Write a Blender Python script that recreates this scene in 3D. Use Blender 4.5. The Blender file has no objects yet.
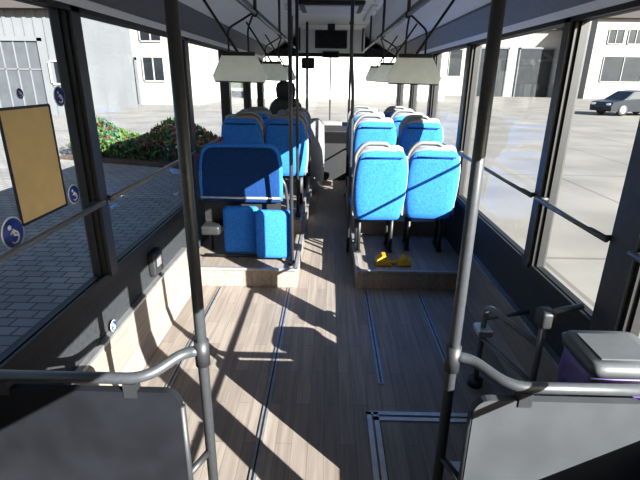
import bpy, math, random
from mathutils import Vector, Matrix, Euler
random.seed(4)
scene = bpy.context.scene

# ---------------------------------------------------------------- materials
def mat(name, col, rough=0.6, metal=0.0, noise=0.0, nscale=20.0, col2=None, bump=0.0, spec=0.5):
    m = bpy.data.materials.new(name); m.use_nodes = True
    nt = m.node_tree; b = nt.nodes["Principled BSDF"]
    b.inputs["Roughness"].default_value = rough
    b.inputs["Metallic"].default_value = metal
    b.inputs["Specular IOR Level"].default_value = spec
    c1 = (*col, 1)
    c2 = (*(col2 if col2 else tuple(max(0, c*(1-noise)) for c in col)), 1)
    tc = nt.nodes.new("ShaderNodeTexCoord")
    nz = nt.nodes.new("ShaderNodeTexNoise"); nz.inputs["Scale"].default_value = nscale
    nz.inputs["Detail"].default_value = 4
    nt.links.new(tc.outputs["Object"], nz.inputs["Vector"])
    rp = nt.nodes.new("ShaderNodeValToRGB")
    rp.color_ramp.elements[0].position = 0.35; rp.color_ramp.elements[1].position = 0.65
    rp.color_ramp.elements[0].color = c2; rp.color_ramp.elements[1].color = c1
    nt.links.new(nz.outputs["Fac"], rp.inputs["Fac"])
    nt.links.new(rp.outputs["Color"], b.inputs["Base Color"])
    if bump > 0:
        bp = nt.nodes.new("ShaderNodeBump"); bp.inputs["Strength"].default_value = bump
        nt.links.new(nz.outputs["Fac"], bp.inputs["Height"])
        nt.links.new(bp.outputs["Normal"], b.inputs["Normal"])
    return m

def wood_mat(name, ca, cb, mortar, rot=90, rough=0.5):
    m = bpy.data.materials.new(name); m.use_nodes = True
    nt = m.node_tree; b = nt.nodes["Principled BSDF"]; b.inputs["Roughness"].default_value = rough
    b.inputs["Specular IOR Level"].default_value = .3
    tc = nt.nodes.new("ShaderNodeTexCoord")
    mp = nt.nodes.new("ShaderNodeMapping"); mp.inputs["Rotation"].default_value = (0, 0, math.radians(rot))
    nt.links.new(tc.outputs["Object"], mp.inputs["Vector"])
    br = nt.nodes.new("ShaderNodeTexBrick")
    br.inputs["Scale"].default_value = 1.0
    br.inputs["Brick Width"].default_value = 0.55
    br.inputs["Row Height"].default_value = 0.075
    br.inputs["Mortar Size"].default_value = 0.0012
    br.inputs["Color1"].default_value = (*ca, 1); br.inputs["Color2"].default_value = (*cb, 1)
    br.inputs["Mortar"].default_value = (*mortar, 1)
    nt.links.new(mp.outputs["Vector"], br.inputs["Vector"])
    mp2 = nt.nodes.new("ShaderNodeMapping"); mp2.inputs["Scale"].default_value = (45, 2.5, 45)
    nt.links.new(tc.outputs["Object"], mp2.inputs["Vector"])
    nz = nt.nodes.new("ShaderNodeTexNoise"); nz.inputs["Scale"].default_value = 1.0; nz.inputs["Detail"].default_value = 6
    nt.links.new(mp2.outputs["Vector"], nz.inputs["Vector"])
    rp = nt.nodes.new("ShaderNodeValToRGB")
    rp.color_ramp.elements[0].position = 0.3; rp.color_ramp.elements[1].position = 0.7
    rp.color_ramp.elements[0].color = (0.76, 0.75, 0.74, 1); rp.color_ramp.elements[1].color = (1.08, 1.07, 1.06, 1)
    nt.links.new(nz.outputs["Fac"], rp.inputs["Fac"])
    mx = nt.nodes.new("ShaderNodeMix"); mx.data_type = 'RGBA'; mx.blend_type = 'MULTIPLY'
    mx.inputs[0].default_value = 1.0
    nt.links.new(br.outputs["Color"], mx.inputs[6]); nt.links.new(rp.outputs["Color"], mx.inputs[7])
    nt.links.new(mx.outputs[2], b.inputs["Base Color"])
    return m

def glass_mat(name, tint=(0.96, 0.98, 0.98)):
    m = bpy.data.materials.new(name); m.use_nodes = True
    nt = m.node_tree; nt.nodes.clear()
    o = nt.nodes.new("ShaderNodeOutputMaterial")
    t = nt.nodes.new("ShaderNodeBsdfTransparent"); t.inputs["Color"].default_value = (*tint, 1)
    g = nt.nodes.new("ShaderNodeBsdfGlossy"); g.inputs["Roughness"].default_value = 0.02
    mx = nt.nodes.new("ShaderNodeMixShader")
    fr = nt.nodes.new("ShaderNodeLayerWeight"); fr.inputs["Blend"].default_value = 0.1
    mth = nt.nodes.new("ShaderNodeMath"); mth.operation = 'MULTIPLY'; mth.inputs[1].default_value = 0.10
    nt.links.new(fr.outputs["Fresnel"], mth.inputs[0])
    nt.links.new(mth.outputs[0], mx.inputs["Fac"])
    nt.links.new(t.outputs[0], mx.inputs[1]); nt.links.new(g.outputs[0], mx.inputs[2])
    nt.links.new(mx.outputs[0], o.inputs["Surface"])
    return m

def paver_mat(name, ca, cb, mortar, bw, rh, ms):
    m = bpy.data.materials.new(name); m.use_nodes = True
    nt = m.node_tree; b = nt.nodes["Principled BSDF"]; b.inputs["Roughness"].default_value = 0.9
    b.inputs["Specular IOR Level"].default_value = .2
    tc = nt.nodes.new("ShaderNodeTexCoord")
    br = nt.nodes.new("ShaderNodeTexBrick"); br.inputs["Scale"].default_value = 1.0
    br.inputs["Brick Width"].default_value = bw; br.inputs["Row Height"].default_value = rh
    br.inputs["Mortar Size"].default_value = ms
    br.inputs["Color1"].default_value = (*ca, 1); br.inputs["Color2"].default_value = (*cb, 1)
    br.inputs["Mortar"].default_value = (*mortar, 1)
    nt.links.new(tc.outputs["Object"], br.inputs["Vector"])
    nz = nt.nodes.new("ShaderNodeTexNoise"); nz.inputs["Scale"].default_value = 0.6; nz.inputs["Detail"].default_value = 8
    nt.links.new(tc.outputs["Object"], nz.inputs["Vector"])
    rp = nt.nodes.new("ShaderNodeValToRGB")
    rp.color_ramp.elements[0].position = 0.3; rp.color_ramp.elements[1].position = 0.7
    rp.color_ramp.elements[0].color = (0.75, 0.75, 0.75, 1); rp.color_ramp.elements[1].color = (1.1, 1.1, 1.1, 1)
    nt.links.new(nz.outputs["Fac"], rp.inputs["Fac"])
    mx = nt.nodes.new("ShaderNodeMix"); mx.data_type = 'RGBA'; mx.blend_type = 'MULTIPLY'; mx.inputs[0].default_value = 1.0
    nt.links.new(br.outputs["Color"], mx.inputs[6]); nt.links.new(rp.outputs["Color"], mx.inputs[7])
    nt.links.new(mx.outputs[2], b.inputs["Base Color"])
    return m

M_floor = wood_mat("wood_floor", (0.262, 0.225, 0.198), (0.205, 0.175, 0.154), (0.12, 0.10, 0.088))
M_cove = wood_mat("wood_cove", (0.25, 0.213, 0.187), (0.205, 0.175, 0.154), (0.12, 0.10, 0.088))
M_wall = mat("wall_panel_dark", (0.035, 0.037, 0.041), 0.65, noise=0.3, nscale=40, spec=.3)
M_pillar = mat("pillar_grey", (0.045, 0.047, 0.052), 0.5, noise=0.2)
M_rubber = mat("rubber_black", (0.012, 0.012, 0.013), 0.55, noise=0.2)
M_ceil = mat("ceiling_offwhite", (0.92, 0.89, 0.81), 0.7, noise=0.05)
M_duct = mat("duct_grey", (0.68, 0.68, 0.67), 0.6, noise=0.06)
M_ductd = mat("duct_dark", (0.15, 0.15, 0.155), 0.6, noise=0.1)
M_pole = mat("pole_grey_coat", (0.045, 0.048, 0.054), 0.4, noise=0.15, nscale=60)
M_railg = mat("rail_grey", (0.13, 0.135, 0.14), 0.4, noise=0.1)
M_poled = mat("pole_dark", (0.035, 0.037, 0.043), 0.4, noise=0.1)
M_joint = mat("joint_plastic", (0.025, 0.026, 0.029), 0.5, noise=0.1)
M_alu = mat("aluminium", (0.5, 0.5, 0.5), 0.35, metal=0.8, noise=0.15)
M_alud = mat("track_metal", (0.3, 0.3, 0.31), 0.45, metal=0.5, noise=0.2)
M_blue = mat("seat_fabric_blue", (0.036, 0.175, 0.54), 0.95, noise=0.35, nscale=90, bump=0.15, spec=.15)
M_blue_shade_trim = mat("seat_fabric_shade_and_trim", (0.010, 0.040, 0.13), 0.95, noise=0.3, nscale=90, bump=0.15, spec=.15)  # seat blue with backrest shade put into the colour; also seat-back trim
M_shell = mat("seat_shell_grey", (0.17, 0.175, 0.19), 0.5, noise=0.1)
M_frame = mat("seat_frame_black", (0.02, 0.02, 0.022), 0.5, noise=0.2)
M_grip = mat("grip_grey", (0.17, 0.175, 0.18), 0.6, noise=0.1, spec=.3)
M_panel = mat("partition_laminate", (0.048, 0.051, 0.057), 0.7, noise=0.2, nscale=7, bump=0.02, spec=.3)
M_panel_shade = mat("partition_laminate_shaded", (0.011, 0.012, 0.016), 0.75, noise=0.4, nscale=7, bump=0.02, spec=.2)  # same laminate, with the left panel's shade put into its colour
M_dark = mat("plastic_black", (0.015, 0.015, 0.017), 0.5, noise=0.2)
M_screen = mat("screen_black", (0.008, 0.009, 0.011), 0.15)
M_board = mat("board_pale_grey", (0.74, 0.83, 0.84), 0.4, noise=0.06)
M_yellow = mat("chock_yellow", (0.38, 0.235, 0.02), 0.5, noise=0.2)
M_purple = mat("bag_purple", (0.10, 0.065, 0.22), 0.4, noise=0.4, nscale=15, bump=0.6)
M_bin = mat("bin_grey", (0.075, 0.08, 0.085), 0.5, noise=0.1)
M_sblue = mat("sticker_blue", (0.02, 0.06, 0.30), 0.5)
M_swhite = mat("sticker_white", (0.7, 0.7, 0.72), 0.5)
M_tan = mat("poster_tan", (0.60, 0.45, 0.22), 0.7, noise=0.06)
M_glass = glass_mat("window_glass")
M_white = mat("plaster_white", (0.24, 0.235, 0.228), 0.9, noise=0.08, nscale=0.6, spec=.1)
M_bright = mat("plaster_bright_white", (0.7, 0.7, 0.68), 0.9, noise=0.04, nscale=0.6)
M_bgrey = mat("plaster_grey", (0.12, 0.127, 0.137), 0.9, noise=0.1, nscale=0.6, spec=.1)
M_roof = mat("roof_dark", (0.05, 0.042, 0.04), 0.8, noise=0.3)
M_bwin = mat("building_window_dark", (0.014, 0.017, 0.022), 0.5, noise=0.4, nscale=1.0, spec=.2)
M_gate = mat("gate_grey", (0.065, 0.071, 0.08), 0.6, noise=0.15, nscale=2, spec=.2)
M_leaf = mat("leaf_green", (0.03, 0.075, 0.015), 0.8, noise=0.5, nscale=5)
M_leaf2 = mat("leaf_light", (0.07, 0.13, 0.025), 0.8, noise=0.4, nscale=5)
M_flower = mat("flower_red", (0.30, 0.022, 0.02), 0.7)
M_soil = mat("soil", (0.08, 0.055, 0.04), 0.95, noise=0.4, nscale=8)
M_car = mat("car_paint", (0.02, 0.025, 0.035), 0.25, metal=0.4)
M_pavL = paver_mat("paver_grey", (0.25, 0.242, 0.235), (0.205, 0.197, 0.19), (0.10, 0.096, 0.09), 0.22, 0.14, 0.010)
M_pavR = paver_mat("concrete_slab", (0.18, 0.170, 0.156), (0.168, 0.158, 0.146), (0.12, 0.11, 0.10), 5.0, 5.0, 0.03)

# ---------------------------------------------------------------- mesh builder
class B:
    def __init__(s, name):
        s.name = name; s.v = []; s.f = []; s.m = []; s.sm = []; s.mats = []
    def mi(s, m):
        if m not in s.mats: s.mats.append(m)
        return s.mats.index(m)
    def add(s, vs, fs, m, smooth=False):
        o = len(s.v); s.v += [tuple(p) for p in vs]; k = s.mi(m)
        for f in fs:
            s.f.append(tuple(i+o for i in f)); s.m.append(k); s.sm.append(smooth)
    def box(s, x0, x1, y0, y1, z0, z1, m, M=None):
        vs = [Vector((x, y, z)) for x in (x0, x1) for y in (y0, y1) for z in (z0, z1)]
        if M: vs = [M @ p for p in vs]
        s.add(vs, [(0,1,3,2),(4,6,7,5),(0,4,5,1),(2,3,7,6),(0,2,6,4),(1,5,7,3)], m)
    def rings(s, rings, m, smooth=True, cap=True):
        n = len(rings[0]); vs = [p for r in rings for p in r]; fs = []
        for i in range(len(rings)-1):
            for j in range(n):
                a = i*n+j; b = i*n+(j+1) % n
                fs.append((a, b, b+n, a+n))
        if cap:
            fs.append(tuple(range(n-1, -1, -1))); fs.append(tuple((len(rings)-1)*n+j for j in range(n)))
        s.add(vs, fs, m, smooth)
    def rbox(s, x0, x1, y0, y1, z0, z1, m, r=0.02, M=None, n=2.0):
        r = min(r, (x1-x0)/2*.99, (y1-y0)/2*.99, (z1-z0)/2*.99)
        rs = []
        def ring(z, ins):
            pts = []
            R = max(r-ins, 0.0008) ; seg = 4
            for cx, cy, a0 in ((x1-r, y1-r, 0), (x0+r, y1-r, 90), (x0+r, y0+r, 180), (x1-r, y0+r, 270)):
                for k in range(seg+1):
                    a = math.radians(a0+90*k/seg)
                    pts.append(Vector((cx+R*math.cos(a), cy+R*math.sin(a), z)))
            return pts
        K = 4
        for k in range(K+1):
            a = math.pi/2*k/K
            rs.append(ring(z0+r-r*math.cos(a), r-r*math.sin(a)))
        for k in range(K+1):
            a = math.pi/2*k/K
            rs.append(ring(z1-r+r*math.sin(a), r-r*math.cos(a)))
        if M: rs = [[M @ p for p in q] for q in rs]
        s.rings(rs, m)
    def loft(s, secs, m, n=28, e=3.5, M=None):
        rs = []
        for cx, cy, z, hw, hd in secs:
            q = []
            for k in range(n):
                a = 2*math.pi*k/n; c = math.cos(a); d = math.sin(a)
                q.append(Vector((cx+hw*math.copysign(abs(c)**(2/e), c), cy+hd*math.copysign(abs(d)**(2/e), d), z)))
            rs.append(q)
        if M: rs = [[M @ p for p in q] for q in rs]
        s.rings(rs, m)
    def tube(s, pts, r, m, fil=0.0, seg=12, closed=False, M=None):
        P = [Vector(p) for p in pts]
        if fil > 0 and len(P) > 2:
            Q = [P[0]]
            for i in range(1, len(P)-1):
                a = P[i-1]-P[i]; b = P[i+1]-P[i]
                f = min(fil, a.length*.49, b.length*.49)
                p0 = P[i]+a.normalized()*f; p1 = P[i]+b.normalized()*f
                for k in range(7):
                    t = k/6
                    Q.append(p0*(1-t)**2+P[i]*2*t*(1-t)+p1*t*t)
            Q.append(P[-1]); P = Q
        if M: P = [M @ p for p in P]
        rs = []; up = None; N = len(P)
        for i, p in enumerate(P):
            if closed: t = (P[(i+1) % N]-P[i-1]).normalized()
            elif i == 0: t = (P[1]-P[0]).normalized()
            elif i == N-1: t = (P[-1]-P[-2]).normalized()
            else: t = (P[i+1]-P[i-1]).normalized()
            if up is None:
                up = Vector((0, 0, 1)) if abs(t.z) < .9 else Vector((1, 0, 0))
            u = (up-t*up.dot(t)).normalized(); w = t.cross(u); up = u
            rs.append([p+r*(math.cos(2*math.pi*k/seg)*u+math.sin(2*math.pi*k/seg)*w) for k in range(seg)])
        if closed: rs.append(rs[0])
        s.rings(rs, m, cap=not closed)
    def prism(s, pts, axis, a0, a1, m, smooth=False):
        def mk(p, a):
            if axis == 'y': return (p[0], a, p[1])
            if axis == 'x': return (a, p[0], p[1])
            return (p[0], p[1], a)
        n = len(pts)
        vs = [mk(p, a0) for p in pts]+[mk(p, a1) for p in pts]
        fs = [(j, (j+1) % n, (j+1) % n+n, j+n) for j in range(n)]
        s.add(vs, fs, m, smooth)
        s.add(vs, [tuple(range(n-1, -1, -1)), tuple(range(n, 2*n))], m, False)
    def cyl(s, c, axis, r, h, m, seg=20):
        c = Vector(c); d = {'x': Vector((1,0,0)), 'y': Vector((0,1,0)), 'z': Vector((0,0,1))}[axis]
        s.tube([c-d*h/2, c+d*h/2], r, m, seg=seg)
    def done(s, loc=(0,0,0), rot=(0,0,0), bevel=0.0, angle=True):
        me = bpy.data.meshes.new(s.name); me.from_pydata(s.v, [], s.f)
        for m in s.mats: me.materials.append(m)
        me.polygons.foreach_set("material_index", s.m)
        me.polygons.foreach_set("use_smooth", s.sm)
        me.validate(); me.update()
        import bmesh
        bm = bmesh.new(); bm.from_mesh(me); bmesh.ops.recalc_face_normals(bm, faces=bm.faces); bm.to_mesh(me); bm.free()
        o = bpy.data.objects.new(s.name, me); scene.collection.objects.link(o)
        o.location = loc; o.rotation_euler = rot
        if bevel > 0:
            b = o.modifiers.new("bevel", 'BEVEL'); b.width = bevel; b.segments = 2; b.limit_method = 'ANGLE'
            b.angle_limit = math.radians(50)
        return o

def rrect(x0, x1, z0, z1, r, seg=6):
    pts = []
    for cx, cz, a0 in ((x1-r, z1-r, 0), (x0+r, z1-r, 90), (x0+r, z0+r, 180), (x1-r, z0+r, 270)):
        for k in range(seg+1):
            a = math.radians(a0+90*k/seg); pts.append((cx+r*math.cos(a), cz+r*math.sin(a)))
    return pts

W = 1.15; Y0 = -1.4; Y1 = 8.0; SILL = 0.62; TOP = 1.92

# ---------------------------------------------------------------- bus shell
b = B("floor"); b.box(-W, W, Y0, Y1, -0.08, 0.0, M_floor); b.done()

b = B("ceiling"); b.box(-0.52, 0.52, Y0, Y1, 2.30, 2.42, M_ceil)
for y in (1.2, 2.6, 4.0, 5.4, 6.8):
    b.box(-0.52, 0.52, y-.006, y+.006, 2.292, 2.302, M_duct)
b.done()
b = B("trim_1")
def duct(sg, bb):
    pr = [(W*sg, TOP-.02), ((W-.04)*sg, TOP-.03), ((W-.10)*sg, TOP+.02), (0.80*sg, TOP+.16), (0.56*sg, 2.24), (0.50*sg, 2.30), (0.50*sg, 2.42), (1.2*sg, 2.42), (1.22*sg, TOP)]
    bb.prism(pr, 'y', Y0, Y1, M_duct)
    bb.prism([((W-.09)*sg, TOP-.005), (0.90*sg, TOP+.088), (0.90*sg, TOP+.12), ((W-.09)*sg, TOP+.02)], 'y', Y0+.02, Y1-.5, M_ductd)
    bb.box(min(.66*sg, .70*sg), max(.66*sg, .70*sg), Y0+.05, Y1-.8, 2.15, 2.2, M_ductd)
duct(-1, b); b.done()
b = B("trim_2"); duct(1, b); b.done()

def side_wall(sg, name, pillars):
    b = B(name)
    xa, xb = sorted((W*sg, (W+.07)*sg))
    b.box(xa, xb, Y0, Y1, -0.32, SILL, M_wall)
    xi = sorted(((W-.015)*sg, W*sg))
    b.box(xi[0], xi[1], Y0, Y1, SILL-.035, SILL+.02, M_rubber)
    xo = sorted(((W-.03)*sg, W*sg))
    b.box(xo[0], xo[1], Y0, Y1, TOP-.05, TOP, M_rubber)
    for (y, w) in pillars:
        xp = sorted(((W-.03)*sg, (W+.07)*sg))
        b.box(xp[0], xp[1], y-w/2, y+w/2, SILL, TOP+.02, M_pillar)
        xr = sorted(((W-.012)*sg, (W+.05)*sg))
        b.box(xr[0], xr[1], y-w/2-.02, y+w/2+.02, SILL, TOP, M_rubber)
    b.box(xa, xb, Y0, Y1, TOP, 2.42, M_wall)
    o = b.done()
    b = B("baseboard_"+("left" if sg < 0 else "right"))
    b.prism([(W*sg, 0.0), ((W-.09)*sg, 0.0), ((W-.075)*sg, .03), ((W-.04)*sg, .09), ((W-.03)*sg, .30), ((W-.02)*sg, .315), (W*sg, .315)], 'y', Y0, 3.32, M_cove)
    b.box(*sorted(((W-.035)*sg, W*sg)), Y0, 3.32, .312, .33, M_alu)
    b.done()
    ps = sorted(pillars)
    for i in range(len(ps)-1):
        ya = ps[i][0]+ps[i][1]/2+.02; yb = ps[i+1][0]-ps[i+1][1]/2-.02
        b = B("window_%d" % (side_wall.n)); side_wall.n += 1
        b.box(*sorted(((W+.03)*sg, (W+.034)*sg)), ya-.01, yb+.01, SILL, TOP, M_glass)
        fx = sorted(((W+.01)*sg, (W+.045)*sg))
        for (p, q, r, s) in ((ya-.02, ya+.012, SILL, TOP), (yb-.012, yb+.02, SILL, TOP), (ya, yb, SILL, SILL+.02), (ya, yb, TOP-.05, TOP)):
            b.box(fx[0], fx[1], p, q, r, s, M_rubber)
        b.tube([((W-.045)*sg, ya-.02, 1.02), ((W-.045)*sg, yb+.02, 1.02)], .013, M_railg)
        for yy in (ya+.0, yb-.0):
            b.tube([((W-.045)*sg, yy, 1.02), ((W+.02)*sg, yy, 1.02)], .012, M_joint)
        b.done()
side_wall.n = 1
side_wall(-1, "wall_left", [(-1.35, .1), (.55, .1), (2.16, .075), (3.78, .09), (5.3, .09), (6.7, .09), (7.95, .1)])
side_wall(1, "wall_right", [(-1.35, .1), (.1, .08), (1.62, .15), (2.38, .06), (4.02, .09), (5.4, .09), (6.7, .09), (7.95, .1)])

b = B("wall_back"); b.box(-W-.07, W+.07, Y0-.07, Y0, -.32, 2.42, M_wall); b.done()
b = B("wall_front")
b.box(-W-.07, W+.07, Y1, Y1+.08, -.32, .86, M_wall)
b.box(-W-.07, W+.07, Y1, Y1+.08, 1.95, 2.42, M_wall)
b.box(-W-.07, -W+.03, Y1, Y1+.08, .86, 1.95, M_pillar); b.box(W-.03, W+.07, Y1, Y1+.08, .86, 1.95, M_pillar)
b.box(-.52, .52, 7.55, Y1, 1.98, 2.30, M_duct)
b.box(-1.05, 1.05, 7.75, Y1, 1.93, 2.05, M_dark)
b.done()
b = B("window_windscreen"); b.box(-W+.03, W-.03, Y1+.03, Y1+.035, .86, 1.95, M_glass)
b.box(-.012, .012, Y1+.02, Y1+.05, .86, 1.95, M_rubber)
b.box(-W+.03, W-.03, Y1+.02, Y1+.05, .84, .89, M_rubber)
b.done()

def podium(sg, name):
    b = B(name)
    xi = .24*sg
    b.box(*sorted((xi, (W-.002)*sg)), 3.32, 6.3, 0, .16, M_cove)
    b.box(*sorted((xi+.02*sg, (W-.002)*sg)), 4.22, 6.3, .16, .30, M_cove)
    b.box(*sorted((xi-.004*sg, (W-.002)*sg)), 3.305, 3.335, .145, .168, M_alud)
    b.box(*sorted((xi-.008*sg, xi+.025*sg)), 3.31, 6.3, .15, .168, M_alud)
    b.box(*sorted((xi+.014*sg, xi+.04*sg)), 4.21, 6.3, .29, .306, M_alud)
    b.done(bevel=.004)
podium(-1, "seat_platform"); podium(1, "seat_platform")

def track(x, ya, yb):
    b = B("floor_track")
    b.box(x-.016, x+.016, ya, yb, .0, .006, M_alud)
    b.box(x-.004, x+.004, ya+.01, yb-.01, .006, .0075, M_dark)
    b.done()
track(-.30, -.3, 3.3); track(-.86, 1.3, 3.3); track(.315, 2.1, 3.3); track(.73, 2.3, 3.3)
b = B("ramp_hatch")
for x in (.215, .25):
    b.box(x, x+.024, .2, 1.87, 0, .008, M_alu)
b.box(.215, .88, 1.85, 1.875, 0, .008, M_alu); b.box(.25, .88, 1.81, 1.835, 0, .008, M_alu)
b.box(.28, .88, .2, 1.80, 0, .005, M_floor)
b.box(.55, .70, 1.5, 1.56, .005, .01, M_alu)
b.done()

# ---------------------------------------------------------------- seats
def seat(x, y, z, rot=0.0, handle=-1):
    b = B("passenger_seat")
    secs = []
    for t, hw, hd in ((0, .165, .03), (.02, .18, .045), (.1, .192, .052), (.3, .208, .052), (.5, .212, .048), (.7, .208, .045), (.82, .198, .045), (.91, .185, .042), (.965, .165, .034), (.99, .135, .02), (1.0, .10, .008)):
        zz = .32+t*.60
        secs.append((0, -.02-.13*t, zz, hw, hd))
    b.loft(secs, M_blue)
    b.tube([(handle*(s[3]*1.0), s[1]+.01, s[2]) for s in secs[1:-3]]+[(handle*.15, -.145, .912), (handle*.05, -.15, .928), (-handle*.10, -.15, .92)], .021, M_shell)
    b.tube([(-handle*(s[3]*.99), s[1]+.02, s[2]) for s in secs[1:-3]], .014, M_shell)
    b.loft([(0, -.115, .80, .17, .02), (0, -.115, .88, .175, .03), (0, -.125, .935, .155, .028), (0, -.13, .955, .12, .018)], M_shell)
    b.loft([(0, .20, .355, .19, .19), (0, .20, .37, .205, .215), (0, .205, .41, .212, .222), (0, .205, .44, .208, .218), (0, .2, .458, .185, .19), (0, .2, .462, .12, .13)], M_blue)
    b.loft([(0, .20, .33, .17, .18), (0, .20, .36, .20, .21)], M_shell)
    b.box(-.17, .17, .02, .30, .30, .335, M_frame)
    for sx in (-.14, .14):
        b.tube([(sx, .04, .32), (sx, .06, .0)], .016, M_frame); b.tube([(sx, .28, .32), (sx, .24, .0)], .016, M_frame)
        b.box(sx-.02, sx+.02, .02, .28, 0, .012, M_frame)
    for sx in (-.205, .205):
        b.prism([(-.04, .36), (.10, .33), (.10, .38), (.0, .44), (-.05, .50)], 'x', sx-.008, sx+.008, M_shell)
    h = handle
    for oy in (0, .02):
        b.tube([(-.06*h, -.15+oy, .91), (-.03*h, -.155+oy, .968), (.15*h, -.15+oy, .972), (.215*h, -.13+oy, .88), (.207*h, -.115+oy, .79)], .014, M_grip, fil=.06)
    b.tube([(-.15, -.19, .865), (.15, -.19, .865)], .006, M_blue_shade_trim)
    return b.done(loc=(x, y, z), rot=(0, 0, rot))

seat(.415, 3.68, .168, rot=math.radians(3)); seat(.85, 3.74, .168, rot=math.radians(-3))
for (y, z) in ((4.58, .306), (5.35, .306), (6.02, .306)):
    seat(.45, y, z, handle=-1); seat(.89, y, z, handle=-1)
for (y, z) in ((4.75, .306), (5.5, .306)):
    seat(-.44, y, z, handle=1); seat(-.88 if y < 5 else -.88, y, z, handle=1)

# left tip-up double seat facing the rear bay
b = B("folding_double_seat")
secs = []
for t, hw, hd in ((0, .31, .03), (.03, .33, .04), (.3, .33, .045), (.7, .325, .045), (.86, .31, .042), (.94, .285, .036), (.985, .25, .022), (1, .21, .008)):
    secs.append((0, -.02+.05*t, .46+t*.46, hw, hd))
b.loft(secs, M_blue_shade_trim, e=5)  # shade over this backrest is painted by the darker blue
b.tube([(s[3]*.98, s[1]-.01, s[2]) for s in secs[1:-1]]+[(0, .02, .915)]+[(-s[3]*.98, s[1]-.01, s[2]) for s in reversed(secs[1:-1])], .022, M_blue)
b.tube([(-.33, -.055, .50), (.33, -.055, .50)], .012, M_alu)
b.box(-.32, .32, -.01, .05, .24, .47, M_frame)
for cx, yy in ((.0, -.09), (.285, -.19)):
    b.rbox(cx-.150, cx+.150, yy-.045, yy+.045, .03, .44, M_blue, r=.04)
    b.box(cx-.10, cx+.04, yy+.04, 0.02, .28, .34, M_frame)
b.rbox(-.33, -.17, -.16, .02, .20, .28, M_frame, r=.02)
b.tube([(-.30, .02, .5), (-.30, .06, .0)], .018, M_frame); b.tube([(.30, .02, .5), (.30, .06, .0)], .018, M_frame)
b.tube([(-.32, -.12, .015), (.38, -.12, .015)], .014, M_frame)
b.tube([(.325, .02, .66), (.36, .01, .60), (.375, .06, .44), (.375, .06, .0)], .013, M_pole, fil=.05)
b.done(loc=(-.72, 3.66, .168))

b = B("wheel_chock")
b.prism([(-.13, 0), (.0, 0), (-.02, .03), (-.05, .08), (-.08, .08), (-.12, .05)], 'y', -.05, .05, M_yellow)
b.prism([(.04, 0), (.16, 0), (.15, .045), (.11, .075), (.07, .045)], 'y', -.045, .045, M_yellow)
b.box(-.11, .13, -.012, .012, 0, .025, M_yellow)
b.done(loc=(.53, 3.46, .169), bevel=.006)

b = B("driver_seat")
b.loft([(0, 0, .52, .20, .05), (0, -.02, .56, .235, .07), (0, -.05, .8, .25, .075), (0, -.09, 1.1, .245, .07), (0, -.10, 1.2, .21, .06), (0, -.10, 1.26, .15, .045), (0, -.10, 1.28, .12, .03)], M_dark)
b.loft([(0, -.10, 1.26, .09, .03), (0, -.10, 1.29, .13, .05), (0, -.10, 1.40, .14, .055), (0, -.10, 1.47, .12, .05), (0, -.10, 1.50, .07, .025)], M_dark)
b.loft([(0, .25, .44, .22, .22), (0, .25, .48, .25, .25), (0, .25, .54, .25, .25), (0, .25, .57, .21, .21)], M_dark)
b.loft([(0, .22, 0.15, .20, .2), (0, .22, .3, .16, .16), (0, .22, .45, .2, .2)], M_frame)
for sx in (-.28, .28): b.rbox(sx-.025, sx+.025, 0, .32, .70, .75, M_dark, r=.02)
b.box(-.3, .3, -.2, .5, -.06, .16, M_dark)
b.done(loc=(-.62, 6.72, 0.06))

b = B("driver_cab_partition")
b.box(-1.12, -.32, 6.36, 6.39, 0, 1.05, M_panel)
b.tube([(-.31, 6.375, 0), (-.31, 6.375, 2.28)], .017, M_pole)
b.tube([(-1.12, 6.375, 1.07), (-.31, 6.375, 1.07)], .014, M_pole)
b.done()
b = B("cab_half_door")
Mc = Matrix.Translation((-.29, 6.45, 0)) @ Matrix.Rotation(math.radians(-14), 4, 'Z') @ Matrix.Translation((.29, -6.45, 0))
prof = [(6.45, .0), (7.2, .0), (7.25, .5), (7.2, .92), (6.9, 1.02), (6.5, 1.05), (6.45, 1.0)]
n = len(prof)
b.add([Mc @ Vector((x, p[0], p[1])) for x in (-.30, -.26) for p in prof], [(j, (j+1) % n, (j+1) % n+n, j+n) for j in range(n)]+[tuple(range(n)), tuple(range(n, 2*n))], M_shell)
b.tube([(-.28, 6.45, 1.06), (-.28, 6.9, 1.04), (-.28, 7.22, .93)], .014, M_pole, M=Mc)
b.done(bevel=.006)

b = B("dashboard")
b.prism([(7.45, .0), (7.96, .0), (7.96, .88), (7.7, .92), (7.42, .86), (7.36, .80), (7.5, .6)], 'x', -1.08, 1.08, M_dark)
b.prism([(7.36, .84), (7.5, .96), (7.62, .96), (7.62, .84)], 'x', -.95, -.35, M_ductd)
b.box(-.2, .2, 7.5, 7.7, .88, .95, M_ductd)
b.done(bevel=.012)
b = B("steering_wheel")
Mx = Matrix.Translation((-.64, 7.14, 1.02)) @ Matrix.Rotation(math.radians(38), 4, 'X')
b.tube([(.21*math.cos(2*math.pi*k/32), .21*math.sin(2*math.pi*k/32), 0) for k in range(32)], .016, M_dark, closed=True, M=Mx)
for a in (90, 210, 330):
    a = math.radians(a); b.tube([(0, 0, -.02), (.2*math.cos(a), .2*math.sin(a), 0)], .013, M_dark, M=Mx)
b.tube([(0, 0, .0), (0, 0, -.30)], .035, M_dark, M=Mx)
b.done()

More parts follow.
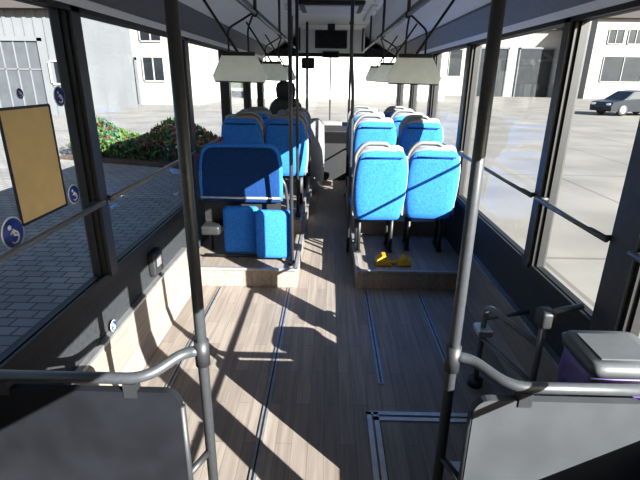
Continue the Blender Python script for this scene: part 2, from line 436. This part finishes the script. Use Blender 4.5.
# ---------------------------------------------------------------- poles & rails
def stanchion(x, y, z0, z1, r=.019, m=M_poled, extra=None):
    b = B("grab_pole")
    b.tube([(x, y, z0), (x, y, z1)], r, m, seg=16)
    b.cyl((x, y, z0+.015), 'z', r*1.9, .03, M_joint); b.cyl((x, y, z1-.015), 'z', r*1.9, .03, M_joint)
    return b.done()
def partition(sg, xp, pm):
    b = B("rear_partition")
    y = 1.25; yr = 1.14; zr = .73; zj = .765
    b.tube([(xp, y, .0), (xp, y, 2.29)], .0178, M_pole, seg=20)
    b.cyl((xp, y, .015), 'z', .045, .03, M_joint)
    b.cyl((xp, y, 2.28), 'z', .04, .03, M_joint)
    b.tube([(xp, y, zj-.055), (xp, y, zj+.035)], .024, M_joint, seg=20)
    b.tube([(xp, y, zj), (xp+.06*sg, y-.015, zj-.005), (xp+.15*sg, yr, zr), (W*sg*.985, yr, zr)], .0178, M_pole, fil=.06, seg=16)
    xi = xp+.045*sg
    pts = rrect(*sorted((xi, 1.12*sg)), .06, .69, .05)
    b.prism(pts, 'y', yr-.014, yr+.014, pm)
    b.tube([(xi-.0*sg, yr, .12), (xi, yr, .63)], .012, M_joint)
    for xx in (xi+.15*sg, xi+.55*sg):
        b.box(xx-.02, xx+.02, yr-.018, yr+.018, .67, .72, M_joint)
    b.tube([(xi, yr, .35), (xp, y, .35)], .012, M_joint)
    return b
b = partition(-1, -.405, M_panel_shade); b.done()
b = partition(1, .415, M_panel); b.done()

stanchion(-.285, 3.40, .168, 2.29, r=.0145)
stanchion(-.30, 4.33, .306, 2.29, r=.0145)
b = B("grab_pole")
b.tube([(.20, 4.15, .0), (.20, 4.15, 1.5), (.17, 4.1, 1.85), (.17, 4.1, 2.29)], .0145, M_poled, fil=.12); b.done()
stanchion(.26, 6.4, 0, 2.29, r=.016)
for sg in (-1, 1):
    b = B("ceiling_handrail")
    x = .46*sg
    b.tube([(x, .3, 2.29), (x, .3, 1.97), (x, 7.2, 1.97), (x, 7.2, 2.29)], .013, M_poled, fil=.1)
    for y in (1.6, 3.0, 4.4, 5.8):
        b.tube([(x, y, 1.97), (x, y, 2.3)], .011, M_poled); b.cyl((x, y, 1.97), 'y', .02, .05, M_joint)
    b.done()

def board(sg, y, s=1.0, xo=.56):
    b = B("hanging_sign_board")
    x = xo*sg
    z0, z1 = 1.585, 1.74
    b.prism([(x-.165*s, z0+.03), (x-.155*s, z0), (x+.155*s, z0-.005), (x+.17*s, z0+.03), (x+.10*s, z1), (x-.10*s, z1)], 'y', y-.012, y+.012, M_board)
    b.box(x-.10*s, x+.10*s, y-.02, y+.02, z1-.01, z1+.012, M_dark)
    b.tube([(x-.155*s, y, z0-.002), (x+.155*s, y, z0-.006)], .006, M_dark)
    for dx in (-.06, .06):
        b.tube([(x+dx, y, z1), (x+dx, y, 1.88), (.46*sg, y, 1.97)], .006, M_dark, fil=.03)
    b.tube([(x, y, z1+.0), (x+.25*sg, y, 2.12)], .008, M_dark)
    b.done(bevel=.003)
board(-1, 2.95); board(1, 2.95, xo=.51)
for sg in (-1, 1):
    board(sg, 4.6, .9); board(sg, 5.9, .8)

b = B("roof_hatch"); b.rbox(-.32, .32, 4.75, 5.4, 2.262, 2.305, M_dark, r=.02); b.rbox(-.26, .26, 4.82, 5.33, 2.25, 2.27, M_duct, r=.008); b.done()
b = B("ceiling_monitor"); b.rbox(-.22, .22, 6.72, 6.80, 1.99, 2.22, M_dark, r=.015); b.box(-.19, .19, 6.715, 6.722, 2.02, 2.19, M_screen)
b.box(-.05, .05, 6.75, 6.78, 2.2, 2.3, M_dark); b.done()
b = B("led_destination_display"); b.rbox(-.13, .13, 7.48, 7.56, 1.90, 1.99, M_dark, r=.01); b.box(-.1, .1, 7.475, 7.482, 1.92, 1.97, M_screen); b.done()
for sg in (-1, 1):
    b = B("ceiling_light_strip")
    for y in (.5, 2.0, 3.5, 5.0):
        b.rbox(sg*.43-.03, sg*.43+.03, y, y+1.3, 2.28, 2.305, M_swhite, r=.01)
    b.done()
b = B("interior_mirror"); b.loft([(0, 0, -.08, .08, .01), (0, 0, -.07, .1, .018), (0, 0, .07, .1, .018), (0, 0, .08, .08, .01)], M_dark)
b.tube([(0, .0, .07), (0, .1, .2)], .008, M_dark); b.done(loc=(-.35, 7.5, 1.82))

b = B("wall_control_box"); b.rbox(-W+.0, -W+.05, 2.64, 2.78, .38, .54, M_frame, r=.015); b.box(-W+.048, -W+.054, 2.67, 2.75, .44, .51, M_ductd); b.done()
b = B("folding_handle_frame")
b.tube([(.95, 1.74, 0), (.95, 1.74, .66), (1.10, 1.74, .70)], .015, M_railg, fil=.05)
b.tube([(.84, 2.12, 0), (.84, 2.12, .50), (.95, 1.74, .50)], .015, M_railg, fil=.06)
b.tube([(.84, 2.12, .30), (.95, 1.74, .30)], .012, M_railg)
b.tube([(.84, 2.12, .42), (1.10, 2.2, .42)], .012, M_railg)
b.cyl((.84, 2.12, .02), 'z', .04, .04, M_joint); b.cyl((.95, 1.74, .02), 'z', .04, .04, M_joint)
b.rbox(.92, .985, 1.70, 1.78, .60, .68, M_joint, r=.015)
b.rbox(.80, .88, 2.07, 2.17, .33, .37, M_alu, r=.01)
b.done()
b = B("waste_bin")
Mb = Matrix.Translation((.035, 0, -.02))
b.loft([(.97, 1.36, .03, .10, .08), (.97, 1.36, .30, .115, .10), (.97, 1.36, .70, .125, .115)], M_bin, e=6, M=Mb)
b.loft([(.97, 1.36, .56, .127, .118), (.97, 1.36, .62, .136, .125), (.97, 1.36, .69, .130, .122), (.97, 1.36, .715, .128, .118)], M_purple, e=4, M=Mb)
b.loft([(.97, 1.36, .715, .13, .12), (.97, 1.36, .745, .135, .125), (.97, 1.36, .76, .125, .11)], M_bin, e=8, M=Mb)
b.box(.88, 1.06, 1.28, 1.44, .755, .765, M_bin, M=Mb)
b.done()

def sticker(y, z, r, x=-W-.026):
    b = B("window_sticker")
    b.cyl((x, y, z), 'x', r, .002, M_swhite, 28); b.cyl((x+.0012, y, z), 'x', r*.9, .002, M_sblue, 28)
    b.cyl((x+.0024, y-.01*r/.04, z+r*.4), 'x', r*.16, .002, M_swhite, 12)
    b.tube([(x+.003, y, z+r*.25), (x+.003, y+.0, z-r*.15), (x+.003, y+r*.35, z-r*.2)], r*.08, M_swhite, seg=6)
    b.tube([(x+.003, y+r*.38*math.cos(a/8*5), z-r*.25+r*.38*math.sin(a/8*5)) for a in range(-4, 5)], r*.06, M_swhite, seg=6)
    b.done()
sticker(2.02, 1.52, .042); sticker(2.0, 1.09, .045); sticker(1.56, 1.05, .062); sticker(1.76, 1.54, .02)
sticker(2.05, .37, .03, x=-W+.031+.002)
b = B("window_poster"); b.box(-W-.028, -W-.025, 1.62, 1.93, 1.06, 1.49, M_tan)
for q in ((1.615, 1.625, 1.06, 1.49), (1.925, 1.935, 1.06, 1.49), (1.62, 1.93, 1.055, 1.065), (1.62, 1.93, 1.485, 1.495)):
    b.box(-W-.029, -W-.023, *q, M_dark)
b.done()

# ---------------------------------------------------------------- exterior
G = -.36
b = B("ground_left"); b.box(-70, -1.0, -40, 90, G-.2, G, M_pavL); b.done()
b = B("ground_right"); b.box(-1.0, 90, -40, 90, G-.2, G, M_pavR); b.done()

def building(name, x0, x1, y, h, wall, doors=(), wins=(), depth=10, roof=True, ribs=0):
    b = B(name)
    b.box(x0, x1, y, y+depth, G, G+h, wall)
    if roof: b.prism([(y-.6, G+h), (y+depth+.6, G+h), (y+depth/2, G+h+2.4)], 'x', x0-.3, x1+.3, M_roof)
    if ribs:
        n = int((x1-x0)/ribs)
        for i in range(n): b.box(x0+i*ribs, x0+i*ribs+ribs*.35, y-.05, y, G, G+h, wall)
    for (xa, xb, ht, m) in doors:
        b.box(xa, xb, y-.07, y+.05, G, G+ht, m)
        b.box(xa-.15, xa, y-.17, y+.05, G, G+ht+.15, M_bgrey); b.box(xb, xb+.15, y-.17, y+.05, G, G+ht+.15, M_bgrey)
        b.box(xa-.15, xb+.15, y-.17, y+.05, G+ht, G+ht+.2, M_bgrey)
        if m is M_gate:
            n = max(2, int((xb-xa)/.6))
            for i in range(1, n):
                xx = xa+(xb-xa)*i/n; b.box(xx-.03, xx+.03, y-.11, y, G, G+ht, M_bgrey)
            b.box(xa, xb, y-.11, y, G+ht*.62, G+ht*.62+.06, M_bgrey)
    for (xa, xb, za, zb) in wins:
        b.box(xa, xb, y-.04, y+.05, za, zb, M_bwin)
        for q in ((xa-.08, xa, za, zb), (xb, xb+.08, za, zb), (xa, xb, za-.1, za), (xa, xb, zb, zb+.08), ((xa+xb)/2-.04, (xa+xb)/2+.04, za, zb)):
            b.box(q[0], q[1], y-.1, y+.05, q[2], q[3], M_white)
    b.done()
building("warehouse_building", 12, 28, 60, 7.6, M_white, doors=[(17.0, 21.5, 5.5, M_bwin), (23.0, 27, 5.5, M_bwin)], wins=[(13, 16, 2.0, 5)])
building("warehouse_building", 29.5, 70, 56, 8.5, M_white, doors=[(37.5, 43, 5, M_gate), (46, 52, 5, M_gate)], wins=[(31+i*2.2, 32.6+i*2.2, 5.6, 7.0) for i in range(14)]+[(31, 35.5, 1.6, 4.2)])
building("office_building", -8, 11, 46, 7.5, M_bright, doors=[], wins=[])
building("office_building", -26, -9.4, 34, 6.4, M_white, doors=[(-11.0, -10.1, 3.2, M_bwin), (-15.0, -13.8, 3.0, M_gate)], wins=[(-13.2, -11.8, 1.3, 2.8), (-13.2, -11.8, 3.9, 5.2), (-16.8, -15.6, 3.9, 5.2), (-10.9, -9.9, 3.9, 5.2)], depth=9)
building("storage_shed", -36, -12.7, 24, 4.9, M_bgrey, doors=[(-32, -28, 3.6, M_gate), (-26, -22, 3.6, M_gate), (-20.4, -17.6, 3.5, M_gate), (-16.9, -14.4, 3.5, M_gate)], wins=[(-14.0, -13.1, 1.2, 2.2)], depth=7, ribs=.5)
building("warehouse_building", -62, -38, 12, 6, M_white, doors=[(-50, -45, 3.6, M_gate)])

def bush(name, cx, cy, L, Wd, H, n, flowers, ang=0):
    b = B(name)
    ca, sa = math.cos(ang), math.sin(ang)
    def P(u, v, z): return Vector((cx+u*ca-v*sa, cy+u*sa+v*ca, z))
    q = [P(-L/2-.2, -Wd/2-.2, G), P(L/2+.2, -Wd/2-.2, G), P(L/2+.2, Wd/2+.2, G), P(-L/2-.2, Wd/2+.2, G)]
    b.add(q+[p+Vector((0, 0, .08)) for p in q], [(4,5,6,7), (0,1,5,4), (1,2,6,5), (2,3,7,6), (3,0,4,7)], M_soil)
    for i in range(n):
        u = random.uniform(-L/2, L/2); v = random.uniform(-Wd/2, Wd/2)
        hh = H*(.65+.35*math.sin(u*2.3+1)*math.cos(v*2))*(1-abs(v/Wd*1.6)**2*.5)
        z = G+.05+hh*random.random()**.6
        r = random.uniform(.04, .08)
        top = z > G+.5*hh
        m = M_flower if (top and random.random() < flowers*(1 if u > -L*.1 else .3)) else (M_leaf if random.random() < .5 else M_leaf2)
        c = P(u, v, z); R = Euler((random.uniform(0, 6), random.uniform(0, 6), random.uniform(0, 6))).to_matrix()
        b.add([c+R @ Vector(p) for p in ((-r, 0, 0), (0, -r*.5, r*.15), (r, 0, 0), (0, r*.5, r*.15))], [(0, 1, 2, 3)], m)
    b.done()
bush("flower_bed", -3.9, 11.2, 4.8, 1.5, 1.0, 9000, .17, ang=-.3)

# parked car
b = B("parked_car")
low = [(-2.1, .25), (-2.15, .55), (-2.05, .78), (-1.3, .92), (1.35, .95), (2.0, .88), (2.12, .6), (2.08, .25)]
cab = [(-1.35, .90), (-.6, 1.40), (.1, 1.47), (1.0, 1.42), (1.75, .93)]
b.prism(low, 'y', -.86, .86, M_car)
def prism2(pts, w0, w1, m):
    zmin = min(p[1] for p in pts); zmax = max(p[1] for p in pts)
    n = len(pts); f = lambda z: w0+(w1-w0)*(z-zmin)/(zmax-zmin)
    vs = [(p[0], -f(p[1]), p[1]) for p in pts]+[(p[0], f(p[1]), p[1]) for p in pts]
    b.add(vs, [(j, (j+1) % n, (j+1) % n+n, j+n) for j in range(n)]+[tuple(range(n)), tuple(range(n, 2*n))], m)
prism2(cab, .80, .62, M_car)
prism2([(-1.2, .95), (-.58, 1.36), (.0, 1.41), (.0, .95)], .81, .645, M_bwin)
prism2([(.07, .95), (.07, 1.41), (.95, 1.37), (1.5, .96)], .81, .645, M_bwin)
for x in (-1.3, 1.3):
    for y in (-.8, .8):
        b.cyl((x, y, .32), 'y', .32, .2, M_rubber, 24); b.cyl((x, y*1.03, .32), 'y', .2, .18, M_alu, 16)
for y in (-.6, .6): b.rbox(-2.17, -2.05, y-.15, y+.15, .6, .72, M_swhite, r=.03)
b.done(loc=(18.6, 29.6, G), rot=(0, 0, math.radians(12)), bevel=.04)

# ---------------------------------------------------------------- light
w = bpy.data.worlds.new("World"); scene.world = w; w.use_nodes = True
nt = w.node_tree; bg = nt.nodes["Background"]
sky = nt.nodes.new("ShaderNodeTexSky"); sky.sky_type = 'NISHITA'; sky.sun_disc = False
sky.sun_elevation = math.radians(24); sky.sun_rotation = math.radians(135); sky.air_density = 1.0; sky.dust_density = 2.0
nt.links.new(sky.outputs[0], bg.inputs[0]); bg.inputs[1].default_value = 0.23
sd = bpy.data.lights.new("sun", 'SUN'); sd.energy = 24.0; sd.angle = math.radians(.25); sd.color = (1, .97, .92)
so = bpy.data.objects.new("sun", sd); scene.collection.objects.link(so)
d = Vector((-1, 1, -.60)).normalized()
so.rotation_euler = d.to_track_quat('-Z', 'Y').to_euler(); so.location = (12, -12, 9)

# ---------------------------------------------------------------- camera
cd = bpy.data.cameras.new("camera"); cd.sensor_width = 36; cd.lens = 25.5; cd.clip_start = .02; cd.clip_end = 500
co = bpy.data.objects.new("camera", cd); scene.collection.objects.link(co)
R = Matrix.Rotation(math.radians(1.0), 4, 'Z') @ Matrix.Rotation(math.radians(70.3), 4, 'X') @ Matrix.Rotation(math.radians(.7), 4, 'Z')
co.matrix_world = Matrix.Translation((0, -.02, 1.61)) @ R
scene.camera = co
scene.view_settings.view_transform = 'Standard'
try:
    scene.view_settings.look = 'Medium High Contrast'
except Exception:
    scene.view_settings.look = 'None'
scene.view_settings.exposure = 0.0
